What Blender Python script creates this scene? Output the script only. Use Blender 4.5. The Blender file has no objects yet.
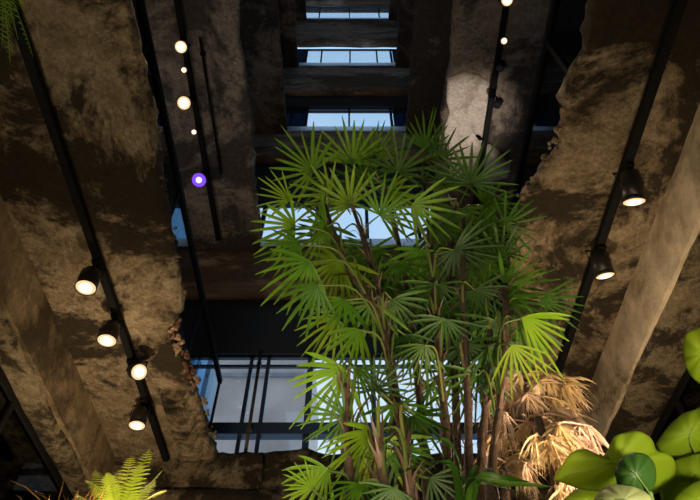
import bpy, bmesh, math, random
from mathutils import Vector, Matrix, noise
random.seed(11)
C = bpy.context.scene.collection
CZ = 1.2                      # camera height above the paved ground
F = 600.0; PIT = math.radians(51.3)
SP, CP = math.sin(PIT), math.cos(PIT)
RIGHT = Vector((1,0,0)); UP = Vector((0,-SP,CP)); FWD = Vector((0,CP,SP))

def ray(px, py):
    return RIGHT*((px-350)/F) + UP*((250-py)/F) + FWD
def U(px, py, X=None, Y=None, Z=None, d=None):
    r = ray(px, py)
    if d is not None: return r*d
    if X is not None: return r*(X/r.x)
    if Y is not None: return r*(Y/r.y)
    return r*(Z/r.z)

# ------------------------------------------------------------------ objects
def props(o, label=None, cat=None, group=None, kind=None):
    if label: o['label'] = label
    if cat: o['category'] = cat
    if group: o['group'] = group
    if kind: o['kind'] = kind
    return o
def empty(name, loc, label, cat, group=None, kind=None):
    o = bpy.data.objects.new(name, None); C.objects.link(o); o.location = loc
    o.empty_display_size = .1
    return props(o, label, cat, group, kind)
def org(o):
    v = Vector(o.location)
    while o.parent: o = o.parent; v += o.location
    return v
def obj(name, bm, mat, parent=None, smooth=True, base=None):
    off = org(parent) if parent else Vector(base) if base is not None else Vector((0,0,0))
    bmesh.ops.recalc_face_normals(bm, faces=bm.faces) if len(bm.faces) < 6000 else None
    me = bpy.data.meshes.new(name)
    if off.length: bmesh.ops.translate(bm, verts=bm.verts, vec=-off)
    bm.to_mesh(me); bm.free()
    for m in (mat if isinstance(mat, (list,tuple)) else [mat]): me.materials.append(m)
    if smooth:
        for p in me.polygons: p.use_smooth = True
    o = bpy.data.objects.new(name, me); C.objects.link(o)
    if parent: o.parent = parent
    elif base is not None: o.location = base
    return o
def struct(name, bm, mat, parent=None, smooth=False):
    o = obj(name, bm, mat, parent, smooth); o['kind'] = 'structure'; return o

# ------------------------------------------------------------------ shapes
def B(): return bmesh.new()
def box(bm, x0,x1,y0,y1,z0,z1):
    v = [bm.verts.new((x,y,z)) for x in (x0,x1) for y in (y0,y1) for z in (z0,z1)]
    for f in ((0,1,3,2),(4,6,7,5),(0,4,5,1),(2,3,7,6),(0,2,6,4),(1,5,7,3)): bm.faces.new([v[i] for i in f])
    return bm
def frame_of(t):
    t = t.normalized(); a = Vector((0,0,1)) if abs(t.z) < .9 else Vector((1,0,0))
    u = t.cross(a).normalized(); return u, t.cross(u).normalized()
def tube(bm, pts, r, n=8, cap=True):
    pts = [Vector(p) for p in pts]; rings = []
    for i, p in enumerate(pts):
        t = pts[min(i+1,len(pts)-1)] - pts[max(i-1,0)]
        u, w = frame_of(t); rr = r[i] if isinstance(r,(list,tuple)) else r
        rings.append([bm.verts.new(p + (u*math.cos(2*math.pi*k/n) + w*math.sin(2*math.pi*k/n))*rr) for k in range(n)])
    for a, b in zip(rings, rings[1:]):
        for k in range(n): bm.faces.new((a[k], a[(k+1)%n], b[(k+1)%n], b[k]))
    if cap:
        bm.faces.new(rings[0][::-1]); bm.faces.new(rings[-1])
    return bm
def lathe(bm, prof, p, axis, n=20, cap=True):
    """prof: list of (distance along axis, radius)."""
    ax = Vector(axis).normalized(); u, w = frame_of(ax); p = Vector(p); rings = []
    for d, r in prof:
        rings.append([bm.verts.new(p + ax*d + (u*math.cos(2*math.pi*k/n) + w*math.sin(2*math.pi*k/n))*r) for k in range(n)])
    for a, b in zip(rings, rings[1:]):
        for k in range(n): bm.faces.new((a[k], a[(k+1)%n], b[(k+1)%n], b[k]))
    if cap: bm.faces.new(rings[0][::-1]); bm.faces.new(rings[-1])
    return bm
def catmull(pts, m=6):
    pts = [Vector(p) for p in pts]; P = [pts[0]*2-pts[1]] + pts + [pts[-1]*2-pts[-2]]; out = []
    for i in range(1, len(P)-2):
        a,b,c,d = P[i-1:i+3]
        for k in range(m):
            t = k/m
            out.append(.5*((2*b) + (c-a)*t + (2*a-5*b+4*c-d)*t*t + (3*b-a-3*c+d)*t**3))
    out.append(pts[-1]); return out

# ------------------------------------------------------------------ materials
def newmat(name):
    m = bpy.data.materials.new(name); m.use_nodes = True; nt = m.node_tree; nt.nodes.clear()
    out = nt.nodes.new('ShaderNodeOutputMaterial'); return m, nt, out
def N(nt, t, **kw):
    n = nt.nodes.new(t)
    for k, v in kw.items():
        if k in n.inputs: n.inputs[k].default_value = v
        else: setattr(n, k, v)
    return n
def ramp(nt, src, stops):
    r = nt.nodes.new('ShaderNodeValToRGB'); cr = r.color_ramp
    while len(cr.elements) < len(stops): cr.elements.new(.5)
    for e, (p, c) in zip(cr.elements, stops):
        e.position = p; e.color = (*c, 1) if len(c) == 3 else c
    nt.links.new(src, r.inputs[0]); return r
def mix(nt, fac, a, b, mode='MIX'):
    n = nt.nodes.new('ShaderNodeMix'); n.data_type = 'RGBA'; n.blend_type = mode
    if isinstance(fac, (int,float)): n.inputs[0].default_value = fac
    else: nt.links.new(fac, n.inputs[0])
    for s, i in ((a,6),(b,7)):
        if isinstance(s, tuple): n.inputs[i].default_value = (*s,1)
        else: nt.links.new(s, n.inputs[i])
    return n.outputs[2]
def plain(name, col, rough=.6, metal=0., bump=0., scale=30, spec=.5):
    m, nt, out = newmat(name); p = N(nt, 'ShaderNodeBsdfPrincipled', Roughness=rough, Metallic=metal); p.inputs['Specular IOR Level'].default_value = spec
    tc = N(nt, 'ShaderNodeTexCoord'); nz = N(nt, 'ShaderNodeTexNoise', Scale=scale, Detail=4.)
    nt.links.new(tc.outputs['Object'], nz.inputs['Vector'])
    r = ramp(nt, nz.outputs['Fac'], [(.3, tuple(c*.75 for c in col)), (.7, tuple(min(1,c*1.2) for c in col))])
    nt.links.new(r.outputs[0], p.inputs['Base Color'])
    if bump:
        b = N(nt, 'ShaderNodeBump', Strength=bump, Distance=.01); nt.links.new(nz.outputs['Fac'], b.inputs['Height']); nt.links.new(b.outputs[0], p.inputs['Normal'])
    nt.links.new(p.outputs[0], out.inputs[0]); return m
def concrete(name, stain, mid, pale, s=1.0, bump=.6, bias=0., stretch=(1,1,1)):
    m, nt, out = newmat(name); L = nt.links
    tc = N(nt, 'ShaderNodeTexCoord'); mp = N(nt, 'ShaderNodeMapping'); mp.inputs['Scale'].default_value = stretch
    L.new(tc.outputs['Object'], mp.inputs['Vector'])
    n1 = N(nt, 'ShaderNodeTexNoise', Scale=.9*s, Detail=12., Roughness=.72, Distortion=.35)
    n2 = N(nt, 'ShaderNodeTexNoise', Scale=3.2*s, Detail=12., Roughness=.76, Distortion=.15)
    n3 = N(nt, 'ShaderNodeTexNoise', Scale=22*s, Detail=8., Roughness=.7)
    n4 = N(nt, 'ShaderNodeTexNoise', Scale=1.5*s, Detail=3., Roughness=.5, Distortion=1.6)
    vo = N(nt, 'ShaderNodeTexVoronoi', Scale=.8*s, feature='DISTANCE_TO_EDGE')
    for n in (n1,n2,n3,n4): L.new(mp.outputs[0], n.inputs['Vector'])
    dv = N(nt, 'ShaderNodeVectorMath', operation='MULTIPLY_ADD'); dv.inputs[1].default_value = (.7,.7,.7)
    L.new(n2.outputs['Color'], dv.inputs[0]); L.new(mp.outputs[0], dv.inputs[2]); L.new(dv.outputs[0], vo.inputs['Vector'])
    base = ramp(nt, n2.outputs['Fac'], [(.32, tuple(c*.62 for c in mid)), (.5, mid), (.68, pale)])
    st = ramp(nt, n1.outputs['Fac'], [(.47+bias, (1,1,1)), (.535+bias, (0,0,0))])
    col = mix(nt, st.outputs[0], base.outputs[0], stain)
    edge = ramp(nt, n1.outputs['Fac'], [(.548+bias, (0,0,0)), (.56+bias, (.6,.6,.6)), (.585+bias, (0,0,0))])
    col = mix(nt, edge.outputs[0], col, pale)
    cr = ramp(nt, vo.outputs['Distance'], [(0, (.75,.75,.75)), (.012, (0,0,0))])
    col = mix(nt, cr.outputs[0], col, tuple(c*.35 for c in stain))
    gr = ramp(nt, n3.outputs['Fac'], [(.3, (.55,.55,.55)), (.65, (1.1,1.1,1.1))])
    col = mix(nt, 1., col, gr.outputs[0], 'MULTIPLY')
    p = N(nt, 'ShaderNodeBsdfPrincipled', Roughness=.88); p.inputs['Specular IOR Level'].default_value = .25
    L.new(col, p.inputs['Base Color'])
    ad = N(nt, 'ShaderNodeMath', operation='MULTIPLY_ADD'); ad.inputs[1].default_value = .35
    L.new(n3.outputs['Fac'], ad.inputs[0]); L.new(n2.outputs['Fac'], ad.inputs[2])
    b = N(nt, 'ShaderNodeBump', Strength=bump, Distance=.06); L.new(ad.outputs[0], b.inputs['Height']); L.new(b.outputs[0], p.inputs['Normal'])
    L.new(p.outputs[0], out.inputs[0]); return m
def glass(name, tint, refl=1.0):
    m, nt, out = newmat(name); L = nt.links
    t = N(nt, 'ShaderNodeBsdfTransparent', Color=(*tint,1)); g = N(nt, 'ShaderNodeBsdfGlossy', Roughness=.02)
    g.inputs['Color'].default_value = (refl,refl,refl,1)
    lw = N(nt, 'ShaderNodeLayerWeight', Blend=.5); fp = N(nt, 'ShaderNodeMath', operation='POWER'); fp.inputs[1].default_value = 5.
    L.new(lw.outputs['Facing'], fp.inputs[0]); fr = N(nt, 'ShaderNodeMath', operation='MULTIPLY_ADD'); fr.inputs[1].default_value = .95; fr.inputs[2].default_value = .045
    L.new(fp.outputs[0], fr.inputs[0]); mx = N(nt, 'ShaderNodeMixShader')
    L.new(fr.outputs[0], mx.inputs[0]); L.new(t.outputs[0], mx.inputs[1]); L.new(g.outputs[0], mx.inputs[2]); L.new(mx.outputs[0], out.inputs[0]); return m
def emit(name, col, s):
    m, nt, out = newmat(name); e = N(nt, 'ShaderNodeEmission', Color=(*col,1), Strength=s); nt.links.new(e.outputs[0], out.inputs[0]); return m
def leafmat(name, a, b, c, trans=.35, rough=.45, scale=6.):
    """a..b..c: deep, mid and yellowed leaf colour, varied per leaf and along the blade."""
    m, nt, out = newmat(name); L = nt.links
    oi = N(nt, 'ShaderNodeObjectInfo'); tc = N(nt, 'ShaderNodeTexCoord')
    nz = N(nt, 'ShaderNodeTexNoise', Scale=scale, Detail=5.); L.new(tc.outputs['Object'], nz.inputs['Vector'])
    ad = N(nt, 'ShaderNodeMath', operation='MULTIPLY_ADD'); ad.inputs[1].default_value = .55
    L.new(oi.outputs['Random'], ad.inputs[0]); 
    ml = N(nt, 'ShaderNodeMath', operation='MULTIPLY'); ml.inputs[1].default_value = .55; L.new(nz.outputs['Fac'], ml.inputs[0]); L.new(ml.outputs[0], ad.inputs[2])
    col = ramp(nt, ad.outputs[0], [(.2, a), (.55, b), (.85, c)]).outputs[0]
    p = N(nt, 'ShaderNodeBsdfPrincipled', Roughness=rough); p.inputs['Specular IOR Level'].default_value = .4
    L.new(col, p.inputs['Base Color'])
    tr = N(nt, 'ShaderNodeBsdfTranslucent'); tcol = mix(nt, .5, col, c); L.new(tcol, tr.inputs['Color'])
    mx = N(nt, 'ShaderNodeMixShader'); mx.inputs[0].default_value = trans
    L.new(p.outputs[0], mx.inputs[1]); L.new(tr.outputs[0], mx.inputs[2]); L.new(mx.outputs[0], out.inputs[0]); return m

M = {}
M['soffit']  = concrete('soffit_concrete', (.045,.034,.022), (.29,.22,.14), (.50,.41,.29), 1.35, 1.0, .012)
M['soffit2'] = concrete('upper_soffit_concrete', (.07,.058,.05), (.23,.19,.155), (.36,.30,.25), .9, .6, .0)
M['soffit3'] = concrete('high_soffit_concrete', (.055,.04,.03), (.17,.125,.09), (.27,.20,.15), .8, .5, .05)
M['beamface']= concrete('smooth_beam_concrete', (.26,.20,.13), (.56,.46,.34), (.66,.56,.43), .7, .12, -.1, (1,.35,.35))
M['beamdim'] = concrete('shaded_weathered_beam_concrete', (.07,.05,.03), (.27,.20,.12), (.42,.33,.21), .9, .4, -.02, (1,.4,.4))  # weathering plus shade put into the colour of the dim left face
M['rubble'] = concrete('broken_brick_rubble', (.16,.08,.05), (.42,.27,.18), (.58,.44,.33), 4., .8)
M['rough']   = concrete('hacked_concrete', (.045,.035,.022), (.24,.19,.12), (.40,.33,.22), 2.6, 1.0, .0)
M['cross']   = concrete('cross_beam_concrete', (.13,.09,.065), (.36,.26,.19), (.46,.36,.28), 1.2, .2, .02, (.3,1,1))
M['ledge']   = concrete('pale_ledge', (.3,.3,.3), (.6,.6,.6), (.75,.75,.75), 2., .2, -.05)
M['frost'] = leafmat('frosted_glass_strip', (.62,.64,.68), (.72,.74,.78), (.82,.84,.88), .85, .4, 3.)
M['beige'] = concrete('pale_beige', (.42,.35,.29), (.62,.55,.48), (.7,.64,.57), 2.0, .35, -.06)  # lighter colour for one patch of the upper right soffit
M['wall']    = concrete('dark_wall', (.03,.028,.026), (.09,.08,.07), (.14,.12,.1), .8, .3)
M['soil']    = concrete('bark_soil', (.05,.035,.02), (.16,.11,.065), (.24,.18,.11), 8., 1.)
M['black']   = plain('black_metal', (.009,.009,.010), .7, spec=.08)
M['satin']   = plain('black_satin_lamp_body', (.016,.015,.014), .35, .2)
M['navy']    = plain('navy_frame', (.012,.022,.045), .35, .1)
M['lintel']  = plain('black_lintel', (.008,.008,.01), .6)
M['bronze']  = plain('bronze_pipe', (.10,.07,.05), .4, .5)
M['grey']    = plain('grey_cladding', (.60,.44,.36), .7, 0, 0, .6)
M['greydark']= plain('dark_cladding', (.30,.27,.28), .5, 0, 0, 2)
M['pane']    = glass('clear_pane', (.9,.93,.95), .9)
M['bluepane']= glass('deep_blue_pane', (.045,.07,.11), .9)
M['rail']    = glass('balustrade_glass', (.42,.45,.5), .9)
M['dark']    = glass('smoked_glass', (.10,.10,.10), .9)
M['warm']    = emit('warm_lens', (1,.86,.62), 3.2)
M['warmrim'] = emit('warm_reflector', (1,.66,.34), 1.15)
M['white']   = emit('white_lens', (1,.94,.85), 3.)
M['violet']  = emit('violet_halo_ring', (.20,.06,1.), 1.3)  # emissive ring that also stands for the soft halo around this lamp
M['core']    = emit('violet_lens_core', (.78,.72,1.), 1.6)
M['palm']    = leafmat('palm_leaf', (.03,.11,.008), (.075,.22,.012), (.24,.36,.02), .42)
M['palmlit'] = leafmat('lit_palm_leaf', (.10,.27,.012), (.22,.40,.02), (.42,.50,.04), .45)  # lamplight put into the colour: yellower copy for lit fronds
M['palmshade']= leafmat('shaded_palm_leaf', (.016,.055,.006), (.035,.105,.008), (.07,.16,.012), .32)  # shade put into the colour: darker copy for inner fronds
M['petiole'] = leafmat('petiole_green', (.06,.11,.02), (.13,.19,.04), (.24,.24,.07), .1)
M['cane']    = plain('fibrous_cane', (.075,.045,.03), .85, 0, .8, 60)
M['fibre']   = leafmat('dry_leaf_sheath', (.06,.035,.025), (.11,.065,.05), (.22,.14,.11), .15)
M['straw']   = leafmat('straw_leaf', (.40,.26,.12), (.60,.44,.23), (.76,.62,.42), .35, .6)
M['pink']    = leafmat('pink_straw_leaf', (.45,.25,.18), (.64,.42,.33), (.78,.60,.50), .3, .6)
M['fern']    = leafmat('fern_leaf', (.26,.36,.02), (.46,.50,.05), (.68,.64,.12), .45)
M['fernh']   = leafmat('hanging_fern_leaf', (.09,.22,.01), (.16,.34,.02), (.27,.44,.04), .4)
M['rust']    = leafmat('rust_grass', (.14,.06,.02), (.26,.12,.03), (.36,.22,.05), .3)
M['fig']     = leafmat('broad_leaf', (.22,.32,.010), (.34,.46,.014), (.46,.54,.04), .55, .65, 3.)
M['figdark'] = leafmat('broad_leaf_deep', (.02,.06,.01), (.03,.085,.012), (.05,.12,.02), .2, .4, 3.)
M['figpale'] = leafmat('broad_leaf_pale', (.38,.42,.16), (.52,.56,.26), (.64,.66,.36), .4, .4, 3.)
M['figstem'] = plain('green_stem', (.13,.2,.04), .5)
M['basket']  = plain('dark_wicker', (.07,.045,.025), .8, 0, .6, 80)

# ------------------------------------------------------------------ setting
YB, YD = 6.0, 6.22
XW = 4.2
S   = [3.75, 7.50, 11.4, 15.0, 18.75, 22.4]
TOP = [3.86, 7.62, 11.57, 15.16, 18.9, 22.6]
BOT = [3.28, 6.54, 10.5, 13.7, 17.05, 20.9]
HEAD= [None, 5.49, 9.2, 13.15, 17.0, 20.9]
ROOF = 22.7

def fr(p, s, seed=0., o=4):
    return noise.fractal(Vector(p)*s + Vector((seed, seed*1.7, -seed)), 1.0, 2.0, o)
def interp(pts, y):
    if y <= pts[0][1]: return pts[0][0]
    for (xa,ya),(xb,yb) in zip(pts, pts[1:]):
        if y <= yb: return xa + (xb-xa)*(y-ya)/max(yb-ya,1e-6)
    return pts[-1][0]
def slab(name, edge, xout, z, thick, mat, seed, jag=.03, step=.05, nx=34, y0=-3., y1=6.05, ribs=None, rough=.02):
    """A floor slab beside the void: hacked edge at X(Y)=edge, soffit at z, reaching out to xout."""
    bm = B(); sg = 1 if xout > edge[0][0] else -1
    rows = int((y1-y0)/step); lo = []; hi = []
    for i in range(rows+1):
        y = y0 + (y1-y0)*i/rows; xe = interp(edge, y) + sg*.02 + jag*(fr((0,y,0), 2.2, seed, 5) + .5*fr((0,y,3), 9., seed, 4))
        r1 = []
        for j in range(nx+1):
            t = (j/nx)**1.6; x = xe + (xout-xe)*t; k = abs(x-xe)
            dz = rough*fr((x,y,0), 1.6, seed, 6) + .35*rough*fr((x,y,9), 9., seed, 4)
            dz += .05*max(0., 1-k/.08)**2 * (.5+.8*fr((x,y,5), 7., seed, 4)) + .028*max(0., 1-k/.34)*fr((x,y,6), 9., seed, 5)      # chipped arris
            if ribs and y > ribs[0]:
                a = min(1, (y-ribs[0])/.25)*max(0., min(1., (ribs[1]-k)/.15))*(.6+.7*fr((x,y,2), 2.5, seed, 3))
                dz += .075*min(1.,a)*max(0., math.sin(2*math.pi*(y+.025*fr((x,y,7),3.,seed,2))/.128)-.1)**.7
            r1.append(bm.verts.new((x,y,z+dz)))
        lo.append(r1)
        xt = xe + sg*.03*fr((1,y,0), 6., seed+3, 4)
        hi.append([bm.verts.new((xe - sg*.015, y, z+thick*.55)), bm.verts.new((xt, y, z+thick)), bm.verts.new((xout, y, z+thick))])
    for i in range(rows):
        for j in range(nx): bm.faces.new((lo[i][j], lo[i][j+1], lo[i+1][j+1], lo[i+1][j]))
        bm.faces.new((lo[i][0], lo[i+1][0], hi[i+1][0], hi[i][0]))
        for j in range(2): bm.faces.new((hi[i][j], hi[i+1][j], hi[i+1][j+1], hi[i][j+1]))
        bm.faces.new((lo[i][nx], hi[i][2], hi[i+1][2], lo[i+1][nx]))
    for i in (0, rows): bm.faces.new(lo[i] + hi[i][::-1])
    for f in bm.faces: f.smooth = True
    return struct(name, bm, mat, smooth=True)

def edge_px(lst, z):
    out = [(U(x,y,Z=z).x, U(x,y,Z=z).y) for x, y in lst]
    return sorted(out, key=lambda p: p[1])
eL1 = edge_px([(121,-30),(126,0),(140,50),(150,100),(160,160),(167,215),(176,260),(184,300),(184,316),(172,332),(176,346),(183,362),(194,385),(202,410),(208,435),(216,458)], S[0])
eR1 = edge_px([(597,-30),(591,0),(586,30),(582,55),(574,75),(567,92),(563,104),(566,112),(562,125),(553,160),(540,178),(522,200),(515,235),(512,262),(505,300),(498,350),(488,400),(478,458)], S[0])
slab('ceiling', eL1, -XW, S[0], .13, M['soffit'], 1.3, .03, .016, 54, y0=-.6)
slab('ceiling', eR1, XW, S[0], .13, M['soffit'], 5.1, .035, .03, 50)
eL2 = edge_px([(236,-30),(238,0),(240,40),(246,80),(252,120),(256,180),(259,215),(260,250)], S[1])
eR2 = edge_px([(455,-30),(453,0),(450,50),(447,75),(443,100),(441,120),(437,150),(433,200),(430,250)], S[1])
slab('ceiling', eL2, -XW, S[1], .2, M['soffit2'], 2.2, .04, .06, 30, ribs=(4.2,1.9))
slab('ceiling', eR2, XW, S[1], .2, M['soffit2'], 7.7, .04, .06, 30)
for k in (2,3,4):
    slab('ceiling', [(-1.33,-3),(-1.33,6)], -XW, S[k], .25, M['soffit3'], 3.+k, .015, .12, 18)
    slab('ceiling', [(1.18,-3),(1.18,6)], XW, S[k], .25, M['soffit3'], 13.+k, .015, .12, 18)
struct('ceiling', box(B(), -XW-.2, XW+.2, -5.2, 7., ROOF, ROOF+.3), M['soffit3'])

def rubble(pts, z, n, size, seed, mat):
    rng = random.Random(seed); bm = B()
    for i in range(n):
        (xa,ya),(xb,yb) = rng.choice(list(zip(pts, pts[1:]))); t = rng.random()
        p = Vector((xa+(xb-xa)*t + rng.gauss(0,.02), ya+(yb-ya)*t, z + rng.uniform(-.01,.08))); r = size*rng.uniform(.4,1.2)
        q = bmesh.ops.create_icosphere(bm, subdivisions=2, radius=r, matrix=Matrix.Translation(p))
        for v in q['verts']: v.co = p + (v.co-p)*(1+.5*fr(v.co, 14., seed, 3))*rng.choice((1,1,.97))
    return struct('ceiling_rubble', bm, mat, smooth=False)
def rough_beam(name, x0,x1,y0,y1,z0,z1, mat, seed, amp=.03, st=.08, sc=2.5):
    bm = B()
    nx, ny, nz = [max(1, min(90, int((b-a)/st))) for a, b in ((x0,x1),(y0,y1),(z0,z1))]
    box(bm, x0,x1,y0,y1,z0,z1)
    for ax, n in ((0,nx),(1,ny),(2,nz)):
        d = (x1-x0, y1-y0, z1-z0)[ax]; o = (x0,y0,z0)[ax]; nor = Vector([1. if i==ax else 0. for i in range(3)])
        for i in range(1, n):
            co = Vector((0,0,0)); co[ax] = o + d*i/n
            bmesh.ops.bisect_plane(bm, geom=bm.verts[:]+bm.edges[:]+bm.faces[:], plane_co=co, plane_no=nor)
    for v in bm.verts:
        p = v.co.copy()
        v.co += amp*Vector((fr(p,sc,seed,5), fr(p,sc,seed+4,5), fr(p,sc,seed+8,5)))
    return struct(name, bm, mat, smooth=True)
rubble(edge_px([(178,322),(172,334),(178,350),(186,366),(197,388)], S[0]), S[0], 90, .024, 5, M['rubble'])
rubble(edge_px([(197,388),(206,415),(214,445)], S[0]), S[0], 24, .022, 6, M['soffit'])
rubble(edge_px([(582,70),(566,110),(552,162),(525,200),(514,240)], S[0]), S[0], 70, .02, 7, M['soffit'])
rubble(edge_px([(152,100),(166,200),(182,300)], S[0]), S[0], 24, .016, 9, M['soffit'])
bm = B(); rng = random.Random(3)          # board-marked ridges at the far end of the left slab
for i in range(11):
    y = 4.80 + .105*i + rng.uniform(-.012,.012); xe = interp(eL1, y) - .06 - rng.uniform(0,.05); xo = max(-1.9, xe - rng.uniform(.42,.62)); m = 16; rows = []
    for j in range(m+1):
        x = xe + (xo-xe)*j/m; n1 = .012*fr((x,y,0), 5., 2., 4); f = min(1, j/2, (m-j)/3); d = (.085 + .03*fr((x,y,4), 6., 1., 3))*f; w = .022 + .007*fr((x,y,8), 6., 1., 3)
        rows.append([bm.verts.new(p) for p in ((x, y-w*1.2+n1, S[0]+.03), (x, y-w+n1, S[0]-d), (x, y+w+n1, S[0]-d), (x, y+w*1.2+n1, S[0]+.03))])
    for a, b in zip(rows, rows[1:]):
        for k in range(3): bm.faces.new((a[k], a[k+1], b[k+1], b[k]))
struct('ceiling_ridges', bm, M['soffit'])
# beams running from front to back under the first slab
rough_beam('beam', -2.93, -2.64, -3., 6.0, 3.22, 3.80, M['rough'], 2., .022, .09, 2.2)
rough_beam('beam', 2.38, 2.82, -3., 6.0, 3.24, 3.80, M['rough'], 4., .022, .09, 2.2)
struct('trim_1', box(B(), -2.655, -2.60, -3., 6.0, 3.27, 3.77), M['beamdim'])
struct('trim_2', box(B(), 2.345, 2.40, -3., 6.0, 3.28, 3.77), M['beamface'])
# cross beams at the far end of the void
rough_beam('beam', -2.7, -.95, YB-.02, YD, 3.36, 3.83, M['rough'], 21., .05, .07, 2.6)
rough_beam('beam', -1.25, 4.1, YB+.02, YD, 3.34, TOP[0], M['rough'], 24., .06, .08, 2.2)
rough_beam('beam', -XW, 4.1, YB-.12, YD, 3.10, 3.33, M['soffit'], 26., .02, .2, 2.)
for k in range(1, 6):
    rough_beam('beam', -XW, XW, YB, YD, BOT[k], TOP[k]-.03, M['cross'], 30.+k, .014, .15, 1.6)
    if HEAD[k] < BOT[k]-.05:
        struct('lintel', box(B(), -XW, XW, YD-.02, YD+.12, HEAD[k], BOT[k]+.05), M['lintel'])
for k in range(1, 6):
    struct('trim_%d' % (2+k), box(B(), -1.6, 1.5, YB-.012, YB, TOP[k]-.04, TOP[k]+(.15 if k < 4 else .05)), M['frost'])

# facade windows: one per storey
def window(n, z0, z1, bars, side, transom=None, lowrail=None):
    fb = B(); w = .035
    for x, ww in bars: box(fb, x-ww, x+ww, YD+.03, YD+.08, z0, z1)
    box(fb, -XW, XW, YD+.03, YD+.08, z1-.03, z1+.02); box(fb, -XW, XW, YD+.03, YD+.08, z0-.02, z0+.04)
    if transom: box(fb, -XW, XW, YD+.035, YD+.075, transom-.02, transom+.02)
    if lowrail: box(fb, -XW, XW, YD+.0, YD+.13, lowrail[0], lowrail[1])
    w = struct('window_%d' % n, fb, M['navy'])
    pb = B()
    xs = [-XW] + ([-side, side] if side else []) + [XW]
    if side:
        struct('pane', box(B(), -side, side, YD+.06, YD+.066, z0, z1), M['pane'], w)
        q = box(B(), -XW, -side, YD+.06, YD+.066, z0, z1); box(q, side, XW, YD+.06, YD+.066, z0, z1)
        struct('pane', q, M['bluepane'], w)
    else: struct('pane', box(B(), -XW, XW, YD+.06, YD+.066, z0, z1), M['pane'], w)
window(1, TOP[0]-.1, HEAD[1], [(-1.83,.04),(-1.33,.025),(-1.10,.025),(-.53,.04),(.3,.03),(.6,.02),(1.2,.03),(2.0,.04),(-2.7,.04)], None, HEAD[1]-.17, (4.24,4.40))
window(2, TOP[1]-.2, HEAD[2], [(-1.55,.04),(-.6,.03),(.3,.03),(1.2,.03),(2.3,.04),(-2.7,.04)], None, HEAD[2]-.1)
window(3, TOP[2]-.2, HEAD[3], [(-1.0,.03),(-.02,.02),(.95,.03),(-1.35,.02),(1.25,.02)], 1.0, HEAD[3]-.15)
window(4, TOP[3]-.2, HEAD[4], [(-1.22,.03),(-.8,.02),(.0,.02),(.75,.02),(1.15,.03)], 1.2)
window(5, TOP[4]-.2, HEAD[5], [(-1.0,.02),(-.02,.015),(.95,.02),(-1.7,.03),(1.6,.03)], None, HEAD[5]-.12)

# enclosing walls and ground
struct('wall_left', box(B(), -XW-.2, -XW, -5.2, 7., -CZ, ROOF), M['wall'])
struct('wall_right', box(B(), XW, XW+.2, -5.2, 7., -CZ, ROOF), M['wall'])
bm = box(B(), -XW, XW, -5.2, -5., -CZ, 9.5); box(bm, -XW, XW, -5.2, -5., 21., ROOF)
box(bm, -XW, -2.4, -5.2, -5., 9.5, 21.); box(bm, 2.4, XW, -5.2, -5., 9.5, 21.)
struct('wall_front', bm, M['wall'])
fb = B()  # unseen window added behind the camera to light the beam faces
for z in (9.55, 12.4, 15.2, 18., 20.95): box(fb, -2.4, 2.4, -5.12, -5.05, z-.05, z+.05)
for x in (-2.35, -.8, .8, 2.35): box(fb, x-.04, x+.04, -5.12, -5.05, 9.5, 21.)
wf = struct('window_8', fb, M['navy']); struct('pane', box(B(), -2.4, 2.4, -5.09, -5.084, 9.5, 21.), M['pane'], wf)
struct('wall_back', box(B(), -XW, XW, YD, YD+.2, -CZ, 3.4), M['wall'])
def ground_z(y):
    if y < .34: return -CZ
    if y < .40: return -CZ + (1.28)*(y-.34)/.06
    if y < 3.3: return .08 + .535*(y-.40)*.97
    return .08 + .535*2.9*.97
bm = B(); ys = [-5.,-1.,0.,.34,.40] + [.4+.1*i for i in range(1,30)] + [3.6,4.2,5.,6.5]; xs = [-XW+.2*i for i in range(43)]
g = [[bm.verts.new((x, y, ground_z(y) + (.02*fr((x,y,0), 5., 3.) - .02 if y > .4 else 0))) for x in xs] for y in ys]
for a, b in zip(g, g[1:]):
    for i in range(len(xs)-1): bm.faces.new((a[i], a[i+1], b[i+1], b[i]))
struct('ground', bm, M['soil'], smooth=True)

# glazed side screens under the long beams
def screen(n, x, z1, s):
    fb = B()
    box(fb, x-.035, x+.035, -3., 6., z1-.09, z1)
    for y in (-1.5, .4, 2.3, 4.2, 5.9): box(fb, x-.03, x+.03, y-.03, y+.03, -CZ, z1-.09)
    box(fb, x-.03, x+.03, -3., 6., 2.05, 2.11)
    w = struct('window_%d' % n, fb, M['black'])
    struct('pane', box(B(), x-.004, x+.004, -3., 6., -CZ, z1-.08), M['dark'], w)
screen(6, -2.88, 3.25, -1); screen(7, 2.80, 3.28, 1)

# pale plaster patch on the upper right soffit
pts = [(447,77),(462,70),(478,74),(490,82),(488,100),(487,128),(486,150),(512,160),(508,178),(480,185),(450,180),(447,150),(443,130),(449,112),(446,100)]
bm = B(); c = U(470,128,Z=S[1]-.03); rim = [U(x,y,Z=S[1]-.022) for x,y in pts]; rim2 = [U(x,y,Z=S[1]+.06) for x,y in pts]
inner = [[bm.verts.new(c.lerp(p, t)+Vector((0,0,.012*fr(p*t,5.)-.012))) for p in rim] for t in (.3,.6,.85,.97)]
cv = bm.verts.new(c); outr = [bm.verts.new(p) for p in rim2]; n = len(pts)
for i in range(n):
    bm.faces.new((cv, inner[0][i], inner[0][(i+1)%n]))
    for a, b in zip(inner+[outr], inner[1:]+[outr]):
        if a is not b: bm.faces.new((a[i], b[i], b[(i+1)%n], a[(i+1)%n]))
struct('ceiling_patch', bm, M['beige'], smooth=True)

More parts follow.
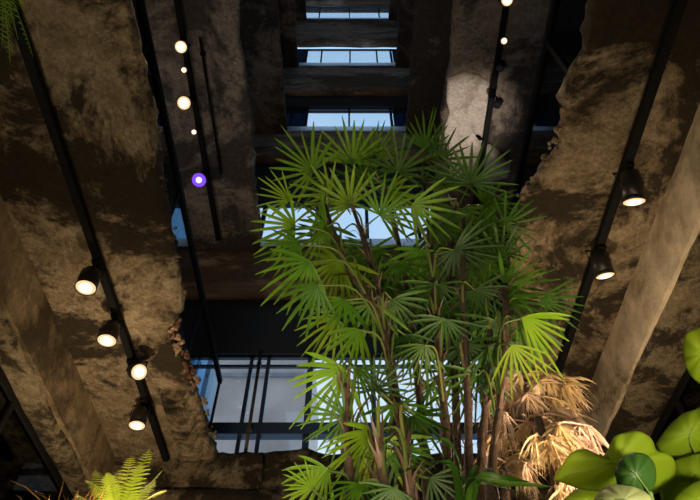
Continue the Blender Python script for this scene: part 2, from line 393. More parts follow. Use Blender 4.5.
# ------------------------------------------------------------------ balustrades beside the void
def balustrade(x, zt, z0, label, y0=-2.5, y1=5.95):
    t = empty('glass_balustrade', (x, (y0+y1)/2, z0), label, 'balustrade')
    obj('top_rail', box(B(), x-.03, x+.03, y0, y1, zt-.06, zt), M['black'], t, False)
    obj('base_channel', box(B(), x-.035, x+.035, y0, y1, z0-.005, z0+.09), M['black'], t, False)
    n = 6
    for i in range(n+1):
        y = y0 + .03 + (y1-y0-.06)*i/n
        obj('post', box(B(), x-.018, x+.018, y-.022, y+.022, z0+.09, zt-.06), M['black'], t, False)
    for i in range(n):
        a = y0 + .06 + (y1-y0-.06)*i/n; b = a + (y1-y0-.06)/n - .06
        obj('glass_panel', box(B(), x-.006, x+.006, a, b, z0+.09, zt-.06), M['rail'], t, False)
    bb = B(); tube(bb, [(x+(.05 if x<0 else -.05), y0+.4, zt-.07), (x+(.05 if x<0 else -.05), y0+1.5, z0+.12)], .012, 6)
balustrade(-1.62, S[0]+1.08, S[0]+.13, 'black framed glass balustrade on the slab with the four bright lamps')
balustrade(1.60, S[0]+1.13, S[0]+.13, 'black framed glass balustrade standing on the slab with two shaded hanging lamps')

# ------------------------------------------------------------------ tracks and lamps
def track(x, z, y0, y1, label, w=.025, ys=None, soff=None):
    t = empty('lighting_track', (x, (y0+y1)/2, z), label, 'lighting track', 'lighting tracks on the soffits')
    obj('rail', box(B(), x-w, x+w, y0, y1, z-.025, z+.025), M['black'], t, False)
    for i in range(5):
        y = y0 + (y1-y0)*(i+.5)/5
        obj('hanger', tube(B(), [(x,y,z+.02),(x,y,soff+.03)], .01, 6), M['black'], t)
    return t
track(-2.01, S[0]-.06, -2.5, 5.9, 'long black lighting track carrying the four bright round lamps', .03, soff=S[0])
track(1.955, S[0]-.06, -2.5, 4.45, 'long black lighting track carrying the two shaded lamps', .03, soff=S[0])
track(-2.06, S[1]-.07, -2.5, 5.75, 'black lighting track on the upper soffit with the violet lamp', .035, soff=S[1])
track(1.87, S[1]-.07, -2.5, 5.45, 'black lighting track beside the pale plaster patch on the upper soffit', .035, soff=S[1])
cd = empty('conduit', (-1.93, 3.6, S[1]-.05), 'thin dark conduit alongside the track with the violet lamp', 'conduit')
obj('pipe', tube(B(), [(-1.86, 2.6, S[1]-.05), (-1.86, 4.55, S[1]-.05)], .018, 8), M['black'], cd)
for y in (2.8, 4.3): obj('clip', box(B(), -1.89, -1.83, y-.02, y+.02, S[1]-.06, S[1]+.02), M['black'], cd, False)

def lamp(name, px, py, xt, zt, label, group, r=.07, L=.2, aim=(0,-.25,-1), lens='warm', power=30, col=(1,.76,.48), spot=110, zl=None, X=None, on=True):
    """px,py is the middle of the lens; the stirrup reaches up to the track at (xt, zt)."""
    p = U(px, py, Z=zl) if zl else U(px, py, X=X if X is not None else xt)
    ax = -Vector(aim).normalized()
    top = Vector((xt, (p+ax*L).y, zt-.03))
    t = empty(name, top, label, 'spotlight', group)
    bm = B(); lathe(bm, [(.0, r*.97),(.0, r),(L*.62, r),(L*.72, r*.92),(L*.95, r*.8),(L, r*.6)], p, ax, 24)
    obj('lamp_body', bm, M['satin'], t)
    bm = B(); lathe(bm, [(-.012, r*.98),(-.012, r*1.03),(.004, r*1.04),(.02, r*1.0)], p, ax, 24, False)
    obj('bezel', bm, M['satin'], t)
    bm = B(); lathe(bm, [(-.011, r*(.42 if lens=='violet' else .62)),(-.006, r*.94)], p, ax, 24, False)
    rim = {'warm':'warmrim','white':'warmrim','violet':'violet'}[lens]
    obj('reflector', bm, M[rim if on else 'satin'], t)
    bm = B(); k = .42 if lens=='violet' else .63; lathe(bm, [(-.0125, .002),(-.012, r*k*.7),(-.011, r*k)], p, ax, 24, False)
    obj('lens', bm, M[('core' if lens=='violet' else lens) if on else 'satin'], t)
    st = B(); mid = p + ax*L*.6
    q = mid + Vector((0,0,.05)); 
    tube(st, [mid + Vector((r*1.12,0,0)), mid + Vector((r*1.12,0,L*.55)), mid + Vector((-r*1.12,0,L*.55)), mid + Vector((-r*1.12,0,0))], .008, 6)
    tube(st, [mid + Vector((0,0,L*.55)), top], .012, 6)
    obj('stirrup', st, M['black'], t)
    obj('track_adapter', box(B(), xt-.028, xt+.028, top.y-.06, top.y+.06, zt-.06, zt-.027), M['black'], t, False)
    if on and power:
        ld = bpy.data.lights.new('lamp_light', 'SPOT'); ld.energy = power; ld.color = col; ld.spot_size = math.radians(spot); ld.spot_blend = .6; ld.shadow_soft_size = r*.8
        lo = bpy.data.objects.new('lamp_light', ld); C.objects.link(lo); lo.parent = t
        lo.location = p - ax*.03 - top
        lo.rotation_euler = (-ax).to_track_quat('-Z','Y').to_euler()
    return t
gl = 'lamps on the lower tracks'; gu = 'lamps on the upper tracks'
W1 = 150
zt1 = S[0]-.06
lamp('track_spotlight', 86, 287, -2.01, zt1, 'round bright lamp nearest the hanging fern, first of four on its track', gl, .078, .19, (.08,-.02,-1), power=W1)
lamp('track_spotlight', 107, 340, -2.01, zt1, 'second bright lamp from the hanging fern end of its track', gl, .078, .19, (.08,-.02,-1), power=W1)
lamp('track_spotlight', 139, 372, -2.01, zt1, 'bright lamp tilted sideways on the track, between two level ones', gl, .072, .19, (.75,-.75,-.75), power=W1, zl=3.46)
lamp('track_spotlight', 137, 425, -2.01, zt1, 'bright lamp above the lit fern, last on its track', gl, .078, .19, (.08,-.02,-1), power=W1)
lamp('track_spotlight', 634, 201, 1.955, zt1, 'black can lamp with glowing rim, higher of the two on its track', gl, .075, .23, (-.05,.6,-1), power=W1)
lamp('track_spotlight', 605, 275, 1.955, zt1, 'black can lamp with small glowing mouth, lower of the two above the broad leaves', gl, .072, .21, (.1,.45,-1), power=W1)
zt2 = S[1]-.07; W2 = 170
lamp('track_spotlight', 181, 47, -2.06, zt2, 'small white lamp, topmost on the track with the violet lamp', gu, .075, .16, (.1,-.4,-1), 'white', W2)
lamp('track_spotlight', 184, 103, -2.06, zt2, 'warm glowing lamp above the violet one on the same track', gu, .085, .2, (.1,-.5,-1), 'warm', W2)
lamp('track_spotlight', 199, 180, -2.06, zt2, 'violet lamp with pale centre on the upper track', gu, .10, .2, (.1,-.5,-1), 'violet', 40, (.35,.2,1))
lamp('mini_spotlight', 184, 70, -2.06, zt2, 'tiny lamp between the white lamp and the warm lamp', gu, .035, .1, (.1,-.4,-1), 'white', 10)
lamp('mini_spotlight', 194, 132, -2.06, zt2, 'tiny lamp between the warm lamp and the violet lamp', gu, .035, .1, (.1,-.4,-1), 'white', 10)
lamp('track_spotlight', 507, 0, 1.87, zt2, 'small white lamp cut by the top edge above the plaster patch', gu, .07, .12, (0,-.4,-1), 'white', W2, zl=7.24)
lamp('mini_spotlight', 504, 41, 1.87, zt2, 'tiny lit lamp on the track beside the plaster patch', gu, .04, .1, (0,-.4,-1), 'white', 12)
lamp('mini_spotlight', 500, 68, 1.87, zt2, 'small unlit black lamp above the crack in the plaster patch', gu, .05, .12, (-.6,.3,-1), on=False)
lamp('mini_spotlight', 497, 105, 1.87, zt2, 'small unlit black lamp low on the track over the plaster patch', gu, .05, .12, (-.6,.3,-1), on=False)

# ------------------------------------------------------------------ outside
bd = empty('grey_building', (-3.2, 17, -CZ), 'pale grey panelled building seen through the lowest window', 'building')
obj('wall', box(B(), -5.1, -1.35, 17., 22., -CZ, 15.6), M['grey'], bd, False)
for z in (9.7, 13.9): obj('ledge', box(B(), -5.15, -1.3, 16.9, 17.01, z, z+.16), M['greydark'], bd, False)
pipe = empty('downpipe', (-1.21, YD-.05, TOP[0]-.1), 'thin bronze upright pipe crossing the lowest window', 'pipe')
obj('pipe', tube(B(), [(-1.21,YD-.05,TOP[0]-.05),(-1.21,YD-.05,HEAD[1]+.02)], .022, 8), M['bronze'], pipe)
for z in (4.27, 5.3): obj('bracket', box(B(), -1.24, -1.18, YD-.05, YD+.03, z-.02, z+.02), M['bronze'], pipe, False)

# ------------------------------------------------------------------ plants
def blade(bm, pts, wdir, w, fold=.3, up=None, prof=(.35,.8,1.,1.,.8,.18)):
    """A folded strap through pts, w wide in the middle."""
    n = len(pts); rows = []
    for i, p in enumerate(pts):
        t = (pts[min(i+1,n-1)]-pts[max(i-1,0)]).normalized()
        s = (wdir - t*wdir.dot(t)); s = s.normalized() if s.length > 1e-5 else frame_of(t)[0]
        nn = t.cross(s); f = i/(n-1)*(len(prof)-1); k = min(int(f), len(prof)-2); ww = w*.5*(prof[k]+(prof[k+1]-prof[k])*(f-k))
        rows.append((bm.verts.new(p - s*ww + nn*fold*ww), bm.verts.new(p), bm.verts.new(p + s*ww + nn*fold*ww)))
    for a, b in zip(rows, rows[1:]):
        for j in range(2): bm.faces.new((a[j], a[j+1], b[j+1], b[j]))
def fan(bm, hub, axis, nor, R, nseg, spread, droop, w, rng):
    axis = axis.normalized(); nor = (nor - axis*nor.dot(axis)).normalized(); side = nor.cross(axis)
    for i in range(nseg):
        a = math.radians(spread)*((i+.5)/nseg-.5) + rng.uniform(-.05,.05)
        d = axis*math.cos(a) + side*math.sin(a)
        ln = R*(1-.2*abs(a)/math.pi)*rng.uniform(.86,1.1); dr = droop*rng.uniform(.6,1.4); bend = rng.uniform(-.10,.10)
        pts = []
        for k in range(6):
            t = k/5; pts.append(hub + d*(ln*t) + Vector((0,0,-1))*(dr*ln*t*t) + nor*(bend*ln*t*t))
        blade(bm, pts, nor.cross(d), w*rng.uniform(.8,1.15), .35)
def palm(name, base, label, canes, fans, seed):
    """canes: polylines of world points; fans: (px, py, Y, R px, axis dx, dy, spread, material, droop)."""
    rng = random.Random(seed)
    t = empty(name, base, label, 'palm', 'fan palms in the planted bank')
    cps = []
    for cp in canes:
        P = catmull(cp, 8); cps.append(P)
        bm = B(); rr = [max(.007, .0135*(1-.35*i/len(P)))*rng.uniform(.85,1.2) for i in range(len(P))]
        tube(bm, P, rr, 9); obj('cane', bm, M['cane'], t)
        for i in range(3, len(P)-1, 3):                            # ragged leaf sheaths up the cane
            bm = B()
            for q in range(4):
                a = rng.uniform(0, 6.28); o = Vector((math.cos(a), math.sin(a), 0)); up = (P[min(i+2,len(P)-1)]-P[i]).normalized()
                L = rng.uniform(.05,.12)
                pts = [P[i] + o*.012 + up*L*k/4*.9 + o*(.05*rng.uniform(.2,1.2))*(k/4)**2 for k in range(5)]
                blade(bm, pts, up.cross(o), rng.uniform(.005,.012), .4, prof=(1,1,.8,.5,.1))
            obj('leaf_sheath', bm, M['fibre'], t)
    allp = [(i, j, p) for i, P in enumerate(cps) for j, p in enumerate(P)]
    for (px, py, Y, Rp, dx, dy, spread, mat, droop) in fans:
        hub = U(px, py, Y=Y); zc = hub.dot(FWD); R = Rp*zc/F
        axis = RIGHT*dx - UP*dy; axis = axis.normalized() + FWD*rng.uniform(-.35,.25)
        nor = -FWD + RIGHT*rng.uniform(-.9,.9) + UP*rng.uniform(-1.,1.)
        spread = min(spread, 250)*rng.uniform(.8,1.05); droop = droop*2+.05
        # leaf stalk: from the closest cane point somewhat below the hub
        want = hub - axis.normalized()*R*.55 - Vector((0,0,.22))
        _, _, c0 = min(allp, key=lambda q: (q[2]-want).length)
        mid = c0.lerp(hub, .5) + Vector((0,0,.06)) - axis.normalized()*.03
        bm = B(); n = max(9, int(spread/15)+rng.randint(-2,1))
        fan(bm, hub, axis, nor, R, n, spread, droop, R*rng.uniform(.06,.085), rng)
        f = obj('frond', bm, M[mat], t)
        bm = B(); tube(bm, catmull([c0, mid, hub], 5), [.0055-.0003*i for i in range(11)], 6)
        obj('petiole', bm, M['petiole'], f)
    return t
def cane(lst, yb):
    pts = [U(x, y, Y=Y) for x, y, Y in lst]
    b = pts[0].copy(); b.z = ground_z(b.y) - .05
    if pts[0].z - b.z < .02: return pts
    return [b] + pts
rng = random.Random(5)
g, gl_, gd = 'palm', 'palmlit', 'palmshade'
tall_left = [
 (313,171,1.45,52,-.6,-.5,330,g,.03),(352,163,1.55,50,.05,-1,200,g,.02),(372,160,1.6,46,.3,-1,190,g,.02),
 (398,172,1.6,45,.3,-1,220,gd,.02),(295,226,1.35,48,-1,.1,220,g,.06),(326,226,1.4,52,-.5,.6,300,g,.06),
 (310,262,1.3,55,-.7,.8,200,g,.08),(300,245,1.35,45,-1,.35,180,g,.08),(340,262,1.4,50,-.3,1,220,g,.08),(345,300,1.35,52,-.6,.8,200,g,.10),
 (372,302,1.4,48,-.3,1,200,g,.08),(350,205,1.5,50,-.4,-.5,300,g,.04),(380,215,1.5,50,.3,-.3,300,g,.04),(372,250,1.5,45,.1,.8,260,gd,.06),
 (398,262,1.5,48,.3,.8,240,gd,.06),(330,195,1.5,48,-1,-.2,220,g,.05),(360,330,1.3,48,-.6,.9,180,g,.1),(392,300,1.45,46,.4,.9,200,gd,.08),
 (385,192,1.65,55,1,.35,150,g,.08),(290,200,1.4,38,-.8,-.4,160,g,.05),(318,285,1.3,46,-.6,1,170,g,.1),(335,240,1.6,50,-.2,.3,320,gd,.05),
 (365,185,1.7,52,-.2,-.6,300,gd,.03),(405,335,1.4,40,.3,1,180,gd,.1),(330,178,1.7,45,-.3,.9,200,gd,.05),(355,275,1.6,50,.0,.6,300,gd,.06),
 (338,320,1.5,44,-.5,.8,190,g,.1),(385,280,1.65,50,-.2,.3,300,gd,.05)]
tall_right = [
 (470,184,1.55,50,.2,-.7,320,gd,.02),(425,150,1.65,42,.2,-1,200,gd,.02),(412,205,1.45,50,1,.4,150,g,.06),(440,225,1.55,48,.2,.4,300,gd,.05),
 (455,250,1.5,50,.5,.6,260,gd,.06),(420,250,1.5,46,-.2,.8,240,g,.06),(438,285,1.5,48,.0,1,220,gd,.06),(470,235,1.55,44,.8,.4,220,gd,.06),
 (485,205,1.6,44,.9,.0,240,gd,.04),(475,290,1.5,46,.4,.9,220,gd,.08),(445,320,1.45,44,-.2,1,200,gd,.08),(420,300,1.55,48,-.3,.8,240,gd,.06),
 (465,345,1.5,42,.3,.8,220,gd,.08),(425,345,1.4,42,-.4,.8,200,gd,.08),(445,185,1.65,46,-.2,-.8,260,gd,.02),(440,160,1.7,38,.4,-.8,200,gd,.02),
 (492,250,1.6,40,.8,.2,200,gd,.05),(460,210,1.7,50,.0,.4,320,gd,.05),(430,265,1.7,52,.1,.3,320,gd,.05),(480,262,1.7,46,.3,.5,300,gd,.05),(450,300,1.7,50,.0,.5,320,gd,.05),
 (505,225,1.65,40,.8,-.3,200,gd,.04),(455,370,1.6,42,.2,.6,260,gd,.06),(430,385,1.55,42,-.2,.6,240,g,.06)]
right_fans = [
 (522,318,1.4,58,.9,.6,120,gl_,.08),(520,322,1.45,50,.5,1,150,gd,.08),(505,285,1.5,52,.8,-.3,200,gd,.04),(505,300,1.5,50,.9,.4,200,g,.06),
 (495,320,1.5,50,-.3,.9,220,gd,.08),(490,345,1.45,46,.3,1,200,gd,.08),(500,262,1.55,44,-.2,-1,160,gd,.03),(512,345,1.4,42,.4,1,160,g,.1),(485,300,1.6,48,-.6,.3,240,gd,.06),
 (478,375,1.5,44,-.3,.8,220,gd,.08),(540,300,1.5,44,.9,.2,160,gd,.05)]
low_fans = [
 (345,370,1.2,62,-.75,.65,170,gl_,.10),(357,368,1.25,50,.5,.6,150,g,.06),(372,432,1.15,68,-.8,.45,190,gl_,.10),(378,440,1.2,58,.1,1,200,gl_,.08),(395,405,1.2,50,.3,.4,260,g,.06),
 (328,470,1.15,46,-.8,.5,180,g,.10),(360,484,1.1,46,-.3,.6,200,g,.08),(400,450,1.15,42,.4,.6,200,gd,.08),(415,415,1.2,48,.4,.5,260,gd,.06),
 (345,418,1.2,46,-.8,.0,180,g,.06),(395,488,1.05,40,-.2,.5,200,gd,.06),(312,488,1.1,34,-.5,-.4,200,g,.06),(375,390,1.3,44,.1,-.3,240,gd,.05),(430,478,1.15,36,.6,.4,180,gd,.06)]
palm('fan_palm', U(408,505,Y=1.5), 'tall fan palm reaching up over the lit windows with bright splayed leaves',
     [cane([(415,500,1.45),(402,430,1.45),(388,345,1.45),(374,272,1.45),(352,205,1.5)],0), cane([(402,500,1.35),(393,400,1.4),(380,320,1.4),(345,262,1.4),(325,205,1.45)],0), cane([(428,500,1.5),(418,380,1.5),(402,260,1.55),(385,185,1.6)],0)], tall_left, 3)
palm('fan_palm', U(450,505,Y=1.5), 'tall fan palm in shaded dark green against the broken slab edge and plaster patch',
     [cane([(450,500,1.5),(445,420,1.5),(437,330,1.5),(430,240,1.55),(424,185,1.6)],0), cane([(470,500,1.5),(468,400,1.5),(463,300,1.5),(464,215,1.55)],0), cane([(460,500,1.6),(455,380,1.6),(450,280,1.6),(455,200,1.65)],0)], tall_right, 4)
palm('fan_palm', U(500,505,Y=1.5), 'shorter fan palm with leaf tips lit yellow above the straw coloured fronds',
     [cane([(490,500,1.5),(500,400,1.5),(506,320,1.45),(505,285,1.5)],0), cane([(480,500,1.55),(486,400,1.55),(490,330,1.5)],0)], right_fans, 6)
palm('fan_palm', U(385,512,Y=1.1), 'low fan palm with yellow lit leaves in front of the lowest window',
     [cane([(350,500,1.2),(347,430,1.2),(346,385,1.2)],0), cane([(385,500,1.1),(380,455,1.12),(378,440,1.12)],0), cane([(410,500,1.12),(405,450,1.15),(400,415,1.2)],0)], low_fans, 8)

# long grassy leaves among the palms at the bottom
def straps(name, base_px, Y, leaves, mat, label, cat, w=.016, group=None):
    b = U(*base_px, Y=Y); b.z = ground_z(b.y)
    t = empty(name, b, label, cat, group)
    for lst in leaves:
        pts = [b + Vector((random.uniform(-.03,.03), random.uniform(-.03,.03), -.02))] + [U(x,y,Y=yy) for x,y,yy in lst]
        bm = B(); blade(bm, catmull(pts, 5), Vector((random.uniform(-1,1), random.uniform(-1,1), .2)), w*random.uniform(.8,1.2), .35, prof=(.6,1,1,.9,.6,.05))
        obj('leaf', bm, M[mat], t)
    return t
straps('strap_leaf_plant', (470,530), 1.05, [[(470,490,1.05),(510,484,1.05),(555,487,1.05)],[(465,485,1.05),(500,488,1.02),(545,500,1.)],[(455,470,1.1),(420,465,1.1),(390,480,1.1)],[(470,480,1.1),(490,470,1.1),(520,474,1.1)],
   [(460,470,1.1),(445,440,1.1),(430,450,1.1)],[(475,485,1.05),(505,478,1.05),(530,482,1.0)],[(465,480,1.1),(440,462,1.1),(415,470,1.1)]], 'palmshade', 'low plant with long narrow arching green leaves under the tall palms', 'plant', .013)

# dry straw fronds
def straw(name, Y, tufts, label, seed, base):
    rng = random.Random(seed); b = U(*base, Y=Y); b.z = ground_z(b.y)
    t = empty(name, b, label, 'dried palm', 'withered palms by the broad leaves')
    top = U(tufts[0][0]-14, tufts[0][1]-14, Y=Y)
    P = catmull([b + Vector((0,0,-.03)), b.lerp(top, .5) + Vector((.03,0,0)), top], 6)
    obj('stem', tube(B(), P, .012, 7), M['cane'], t)
    sub = []
    for (px, py, dx, dy, Lp, n, mat) in tufts:
        for q in range(4): sub.append((px + rng.gauss(10,13), py + rng.gauss(0,11), dx + rng.gauss(0,.4), dy, Lp*.62, int(n*.5), mat if rng.random() < .65 else rng.choice(('straw','pink'))))
    for (px, py, dx, dy, Lp, n, mat) in sub:
        hub = U(px, py-4, Y=Y + rng.uniform(-.08,.08)); zc = hub.dot(FWD); L = Lp*zc/F*.85
        bm = B(); c0 = min(P, key=lambda q: (q-hub).length)
        tube(bm, catmull([c0, c0.lerp(hub,.5)+Vector((0,0,.02)), hub], 4), .0035, 5)
        ax = (RIGHT*dx - UP*dy).normalized()
        for i in range(int(n*1.4)):
            d = (ax + Vector((rng.gauss(0,.6), rng.gauss(0,.6), rng.gauss(0,.45)))).normalized(); ln = L*rng.uniform(.55,1.1); dr = rng.uniform(.25,.8)
            s = hub + (c0-hub)*rng.uniform(0,.25)
            pts = [s + d*(ln*k/5) + Vector((0,0,-1))*(dr*ln*(k/5)**2) for k in range(6)]
            blade(bm, pts, Vector((rng.uniform(-1,1), rng.uniform(-1,1), rng.uniform(-1,1))), rng.uniform(.005,.010)*zc/1.9, .4, prof=(.5,.9,1,.8,.45,.06))
        obj('dry_frond', bm, M[mat], t)
s_, p_ = 'straw', 'pink'
straw('withered_palm', 1.75, [(535,378,.7,.6,55,42,s_),(520,392,.1,1,50,36,s_),(552,398,.6,.8,46,38,s_),(512,380,-.5,.8,40,24,p_),(545,415,.2,1,45,36,s_),(565,405,.9,.5,42,30,p_),(500,395,-.3,1,50,24,p_)],
      'withered palm of straw yellow drooping fronds under the palm with yellow lit tips', 31, (520,520))
straw('withered_palm', 1.6, [(552,432,.7,.5,55,44,p_),(570,440,.8,.6,46,36,p_),(540,440,.1,1,50,38,s_),(560,455,.3,1,52,40,s_),(585,455,.6,.8,40,26,p_),(528,452,-.3,1,50,34,s_),(545,472,.2,1,45,36,s_),(578,475,.4,1,42,30,s_)],
      'withered pinkish palm fronds lit brightly beside the large broad leaf', 37, (545,530))
straw('withered_palm', 1.65, [(500,432,.1,1,52,30,p_),(482,420,-.3,1,55,22,p_),(512,455,.1,1,48,34,s_),(492,462,-.2,1,44,28,p_),(522,478,.2,1,40,30,s_)],
      'withered brownish fronds hanging low between palm canes and the pink fronds', 41, (500,535))

# ferns
def fern_frond(bm, P, width, n=20):
    P = [Vector(p) for p in P]; m = len(P)-1
    tube(bm, P, [.004*(1-.8*i/m) for i in range(m+1)], 5)
    for i in range(2, n):
        f = i/n*m; k = min(int(f), m-1); p = P[k].lerp(P[k+1], f-k); t = (P[min(k+1,m)]-P[max(k-1,0)]).normalized()
        s = t.cross(Vector((0,-.6,1))).normalized(); wl = width*math.sin(math.pi*min(1,(.12+.88*i/n)))**.7*random.uniform(.85,1.1)
        for sg in (-1,1):
            d = (s*sg + t*.45 + Vector((0,0,-.15))).normalized()
            pts = [p + d*(wl*q/3) + Vector((0,0,-.12*wl))*(q/3)**2 for q in range(4)]
            blade(bm, pts, t, wl*.20, .15, prof=(.8,1,.7,.1))
def fern(name, hub, tips, mat, label, width, droop=0., parent=None, extra=None):
    t = empty(name, hub, label, 'fern')
    for tip, hgt in tips:
        a = Vector(hub); b = Vector(tip); mid = a.lerp(b, .5) + Vector((0,0,hgt))
        bm = B(); fern_frond(bm, catmull([a, a.lerp(mid,.55)+Vector((0,0,hgt*.35)), mid, mid.lerp(b,.6)+Vector((0,0,hgt*.12)), b], 5), width, 24)
        obj('frond', bm, M[mat], t)
    return t
h = U(122,506,Y=2.55); h.z = ground_z(h.y)+.0
fern('fern', h, [(U(150,448,Y=2.55),.02),(U(163,470,Y=2.5),.05),(U(132,455,Y=2.6),.03),(U(108,472,Y=2.5),.06),(U(86,480,Y=2.5),.08),(U(166,490,Y=2.5),.07),(U(75,494,Y=2.5),.05),(U(120,470,Y=2.65),.03),(U(142,462,Y=2.5),.04),(U(155,480,Y=2.6),.05),(U(95,470,Y=2.6),.06)],
     'fern', 'bright yellow green fern glowing at the foot of the lamp track', .06)
h2 = U(-22,-60,d=2.6)
fh = fern('hanging_fern', h2, [(U(33,57,d=2.45),.05),(U(10,62,d=2.4),.08),(U(18,40,d=2.6),.06),(U(2,48,d=2.3),.1),(U(-20,52,d=2.4),.08),(U(26,10,d=2.7),.06),(U(-40,40,d=2.5),.08),(U(12,22,d=2.35),.1)],
     'fernh', 'fresh green hanging fern dangling at the top corner', .055)
bm = B(); lathe(bm, [(-.16,.05),(-.14,.10),(-.05,.14),(.02,.15),(.02,.135),(-.04,.12)], h2, (0,0,1), 20); obj('basket', bm, M['basket'], fh)
obj('cord', tube(B(), [h2, Vector((h2.x,h2.y,S[0]+.03))], .006, 6), M['black'], fh)

# rust grass tufts by the fern
def tuft(base, n, L, mat, label, cat='grass tuft', group=None, seed=1):
    rng = random.Random(seed); b = Vector(base); b.z = ground_z(b.y)
    bm = B()
    for i in range(n):
        d = Vector((rng.gauss(0,.35), rng.gauss(0,.35), 1)).normalized(); ln = L*rng.uniform(.6,1.1); o = Vector((rng.gauss(0,.04), rng.gauss(0,.04), -.01)); out = Vector((d.x,d.y,0))
        pts = [b + o + d*(ln*k/5) + out*(ln*.5*(k/5)**2) - Vector((0,0,ln*.35*(k/5)**3)) for k in range(6)]
        blade(bm, pts, Vector((rng.uniform(-1,1), rng.uniform(-1,1), 0)), .006, .3)
    o = obj('grass_tuft', bm, M[mat], None, base=b)
    return props(o, label, cat, group)
tuft(U(78,512,Y=2.5), 70, .30, 'rust', 'rusty brown grass tuft just beside the glowing fern', group='rust grass at the foot of the beam', seed=4)
tuft(U(48,514,Y=2.55), 55, .22, 'rust', 'sparse reddish grass tuft farther from the fern, near the dark screen', group='rust grass at the foot of the beam', seed=6)

# broad leaved plant in the corner
def broad(px, d, tilt, mat, parent, stem_to, bulge=.03, label=None):
    """Outline px, d metres off; tilt = extra depth per 100 px in x and y."""
    cx = sum(p[0] for p in px)/len(px); cy = sum(p[1] for p in px)/len(px)
    out = catmull([Vector((x,y,0)) for x,y in px] + [Vector((px[0][0],px[0][1],0))], 4)[:-1]
    def pt(x, y, b): return U(x, y, d=d + tilt[0]*(x-cx)/100 + tilt[1]*(y-cy)/100 + b)
    bm = B(); rings = []
    rs = (.2,.4,.6,.8,.92,1.)
    for r in rs:
        ring = []
        for i, o in enumerate(out):
            x = cx + (o.x-cx)*r; y = cy + (o.y-cy)*r; a = math.atan2(o.y-cy, o.x-cx)
            b = -bulge*(1-r*r) + .0025*r*math.sin(a*9) 
            ring.append(bm.verts.new(pt(x,y,b)))
        rings.append(ring)
    cv = bm.verts.new(pt(cx,cy,-bulge)); n = len(out)
    for i in range(n):
        bm.faces.new((cv, rings[0][i], rings[0][(i+1)%n]))
        for a, b in zip(rings, rings[1:]): bm.faces.new((a[i], b[i], b[(i+1)%n], a[(i+1)%n]))
    o = obj('leaf', bm, M[mat], parent)
    sm = o.modifiers.new('thickness', 'SOLIDIFY'); sm.thickness = .0016
    if label: o['label'] = label
    vb = B(); tip = max(px, key=lambda q: (q[0]-stem_to[0])**2+(q[1]-stem_to[1])**2)
    a = pt(cx + (stem_to[0]-cx)*.55, cy + (stem_to[1]-cy)*.55, -bulge*.6); c = pt(cx,cy,-bulge-.003); e = pt(cx+(tip[0]-cx)*.85, cy+(tip[1]-cy)*.85, -bulge*.3-.002)
    tube(vb, catmull([a,c,e], 5), [.0016-.0001*i for i in range(11)], 5); obj('midrib', vb, M['figstem'], o)
    sb = B(); tube(sb, catmull([a, a.lerp(stem_pt,.5)+Vector((0,.03,-.02)), stem_pt], 5), .0045, 6); obj('petiole', sb, M['figstem'], o)
    return o
def K(l, s=2.775): return [(540+x/s, 320+y/s) for x, y in l]
bl = U(690,540,d=1.0); gb = bl.copy(); gb.z = ground_z(gb.y)
stem_pt = U(668,508,d=1.0)
bp = empty('broad_leaf_plant', gb, 'plant with large lobed bright green leaves in the bottom corner beside the straw fronds', 'plant')
obj('stem', tube(B(), catmull([gb+Vector((0,0,-.03)), bl, stem_pt, U(705,430,d=1.02), U(722,350,d=1.04)], 6), .008, 8), M['figstem'], bp)
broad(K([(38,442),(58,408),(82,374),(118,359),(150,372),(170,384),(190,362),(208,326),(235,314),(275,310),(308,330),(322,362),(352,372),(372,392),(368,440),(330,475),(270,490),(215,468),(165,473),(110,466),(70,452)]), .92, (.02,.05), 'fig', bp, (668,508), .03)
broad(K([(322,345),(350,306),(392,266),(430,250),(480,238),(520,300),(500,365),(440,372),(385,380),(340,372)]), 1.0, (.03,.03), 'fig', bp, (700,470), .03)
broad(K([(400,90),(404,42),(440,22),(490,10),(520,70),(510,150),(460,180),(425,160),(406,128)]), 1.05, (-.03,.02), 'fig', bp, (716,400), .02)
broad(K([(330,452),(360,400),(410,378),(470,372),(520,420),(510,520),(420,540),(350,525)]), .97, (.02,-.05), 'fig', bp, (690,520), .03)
broad(K([(208,425),(222,390),(252,371),(290,374),(316,402),(318,450),(300,482),(262,494),(226,478)]), .84, (.03,-.03), 'figdark', bp, (660,508), .02, 'dark green leaf')
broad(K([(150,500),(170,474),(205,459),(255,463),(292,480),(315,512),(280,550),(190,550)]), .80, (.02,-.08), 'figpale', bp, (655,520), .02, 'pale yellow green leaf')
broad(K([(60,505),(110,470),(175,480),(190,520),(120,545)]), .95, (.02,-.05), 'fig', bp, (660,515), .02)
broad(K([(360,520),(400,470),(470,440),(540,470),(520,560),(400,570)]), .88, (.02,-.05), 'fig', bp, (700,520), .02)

# ------------------------------------------------------------------ added uplights, out of view, that brighten soffits and plants
def uplight(x, y, tgt, power, label, spot=120, col=(1,.74,.44), z=None):
    z = ground_z(y) if z is None else z; t = empty('added_uplight', (x,y,z), label, 'uplight', 'added uplights out of view')
    p = Vector((x,y,z+.07)); ax = (Vector(tgt)-p).normalized()
    bm = B(); lathe(bm, [(-.10,.03),(-.02,.045),(.03,.045)], p, ax, 16); obj('lamp_body', bm, M['satin'], t)
    bm = B(); lathe(bm, [(.031,.001),(.032,.038)], p, ax, 16, False); obj('lens', bm, M['warm'], t)
    obj('spike', tube(B(), [(x,y,z-.08), p - ax*.05], .008, 6), M['black'], t)
    ld = bpy.data.lights.new('uplight_light', 'SPOT'); ld.energy = power; ld.color = col; ld.spot_size = math.radians(spot); ld.spot_blend = .9; ld.shadow_soft_size = .06
    lo = bpy.data.objects.new('uplight_light', ld); C.objects.link(lo); lo.parent = t; lo.location = p + ax*.05 - Vector(t.location); lo.rotation_euler = ax.to_track_quat('-Z','Y').to_euler()
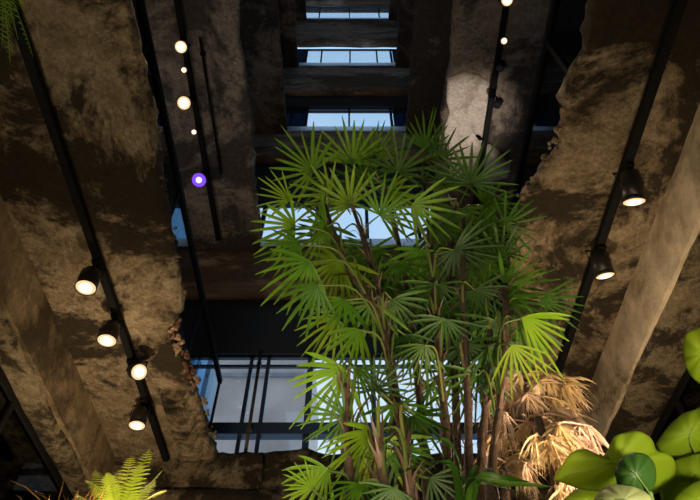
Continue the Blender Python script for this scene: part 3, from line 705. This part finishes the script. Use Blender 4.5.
uplight(-1.75, 3.9, (-2.1, 4.6, 3.7), 150, 'added unseen spotlight on the bank under the four bright lamps')
uplight(-1.9, 1.9, (-1.9, 1.6, 3.7), 36, 'added unseen spotlight on the bank between the fern and the dark screen', 140)
uplight(1.35, 3.2, (2.2, 3.6, 3.6), 110, 'added unseen spotlight on the bank under the two can lamps')
uplight(1.9, 1.7, (1.8, 1.4, 3.7), 40, 'added unseen spotlight on the bank beyond the broad leaves', 140)
uplight(.10, .47, (.1, 1.6, 2.2), 32, 'added unseen spotlight in front of the tall palms', 90, (1,.82,.5))
uplight(.85, 1.25, (.58, 1.75, 1.5), 58, 'added unseen spotlight in front of the straw fronds', 90, (1,.74,.44))
uplight(-.55, .62, (-.05, 1.3, 1.5), 32, 'added unseen spotlight in front of the low palm', 80, (1,.85,.6))
uplight(-.85, 2.15, (-1.0, 2.55, 1.6), 34, 'added unseen spotlight in front of the glowing fern', 90, (1,.85,.55))
uplight(.62, .43, (.52, .85, .55), 20, 'added unseen spotlight under the broad leaves', 110, (1,.9,.65))
uplight(-1.15, .5, (-1.5, .7, 2.8), 70, 'added unseen spotlight under the hanging fern', 60, (1,.9,.65))
uplight(2.1, 3.6, tuple(U(468,118,Z=7.5)), 340, 'added unseen spotlight washing the pale plaster patch', 26, (1,.85,.72), S[0]+.14)  # added lamp on the slab, out of view, brightening the pale patch
uplight(-2.6, 3.2, (-2.0, 4.2, 7.5), 60, 'added unseen spotlight behind the balustrade washing the upper soffit', 130, (1,.82,.66), S[0]+.14)  # added lamp on the slab, out of view, brightening the soffit above

# ------------------------------------------------------------------ sky, camera, view
w = bpy.data.worlds.new('sky'); bpy.context.scene.world = w; w.use_nodes = True
nt = w.node_tree; bg = nt.nodes['Background']; tc = N(nt, 'ShaderNodeTexCoord'); nz = N(nt, 'ShaderNodeTexNoise', Scale=1.6, Detail=5.)
nt.links.new(tc.outputs['Generated'], nz.inputs['Vector'])
cl = ramp(nt, nz.outputs['Fac'], [(.38, (.46,.71,1.0)), (.58, (.70,.85,1.0))]); sx = N(nt, 'ShaderNodeSeparateXYZ'); nt.links.new(tc.outputs['Generated'], sx.inputs[0])
ab = N(nt, 'ShaderNodeMath', operation='ABSOLUTE'); nt.links.new(sx.outputs[0], ab.inputs[0])
sd = ramp(nt, ab.outputs[0], [(.19, (0,0,0)), (.24, (1,1,1)), (.34, (1,1,1)), (.42, (0,0,0))])
nt.links.new(mix(nt, sd.outputs[0], cl.outputs[0], (.16,.47,.92)), bg.inputs[0]); bg.inputs[1].default_value = 1.15
for o in list(C.objects):
    if o.parent is None: o.location.z += CZ
cam = bpy.data.cameras.new('camera'); co = bpy.data.objects.new('camera', cam); C.objects.link(co)
cam.sensor_width = 36; cam.lens = 36*F/700; cam.clip_start = .02; cam.clip_end = 200
co.location = (0,0,CZ); co.rotation_euler = (math.radians(90)+PIT, 0, 0)
sc = bpy.context.scene; sc.camera = co
sc.view_settings.view_transform = 'Standard'; sc.view_settings.look = 'None'; sc.view_settings.exposure = 0; sc.view_settings.gamma = 1
sc.cycles.use_denoising = True
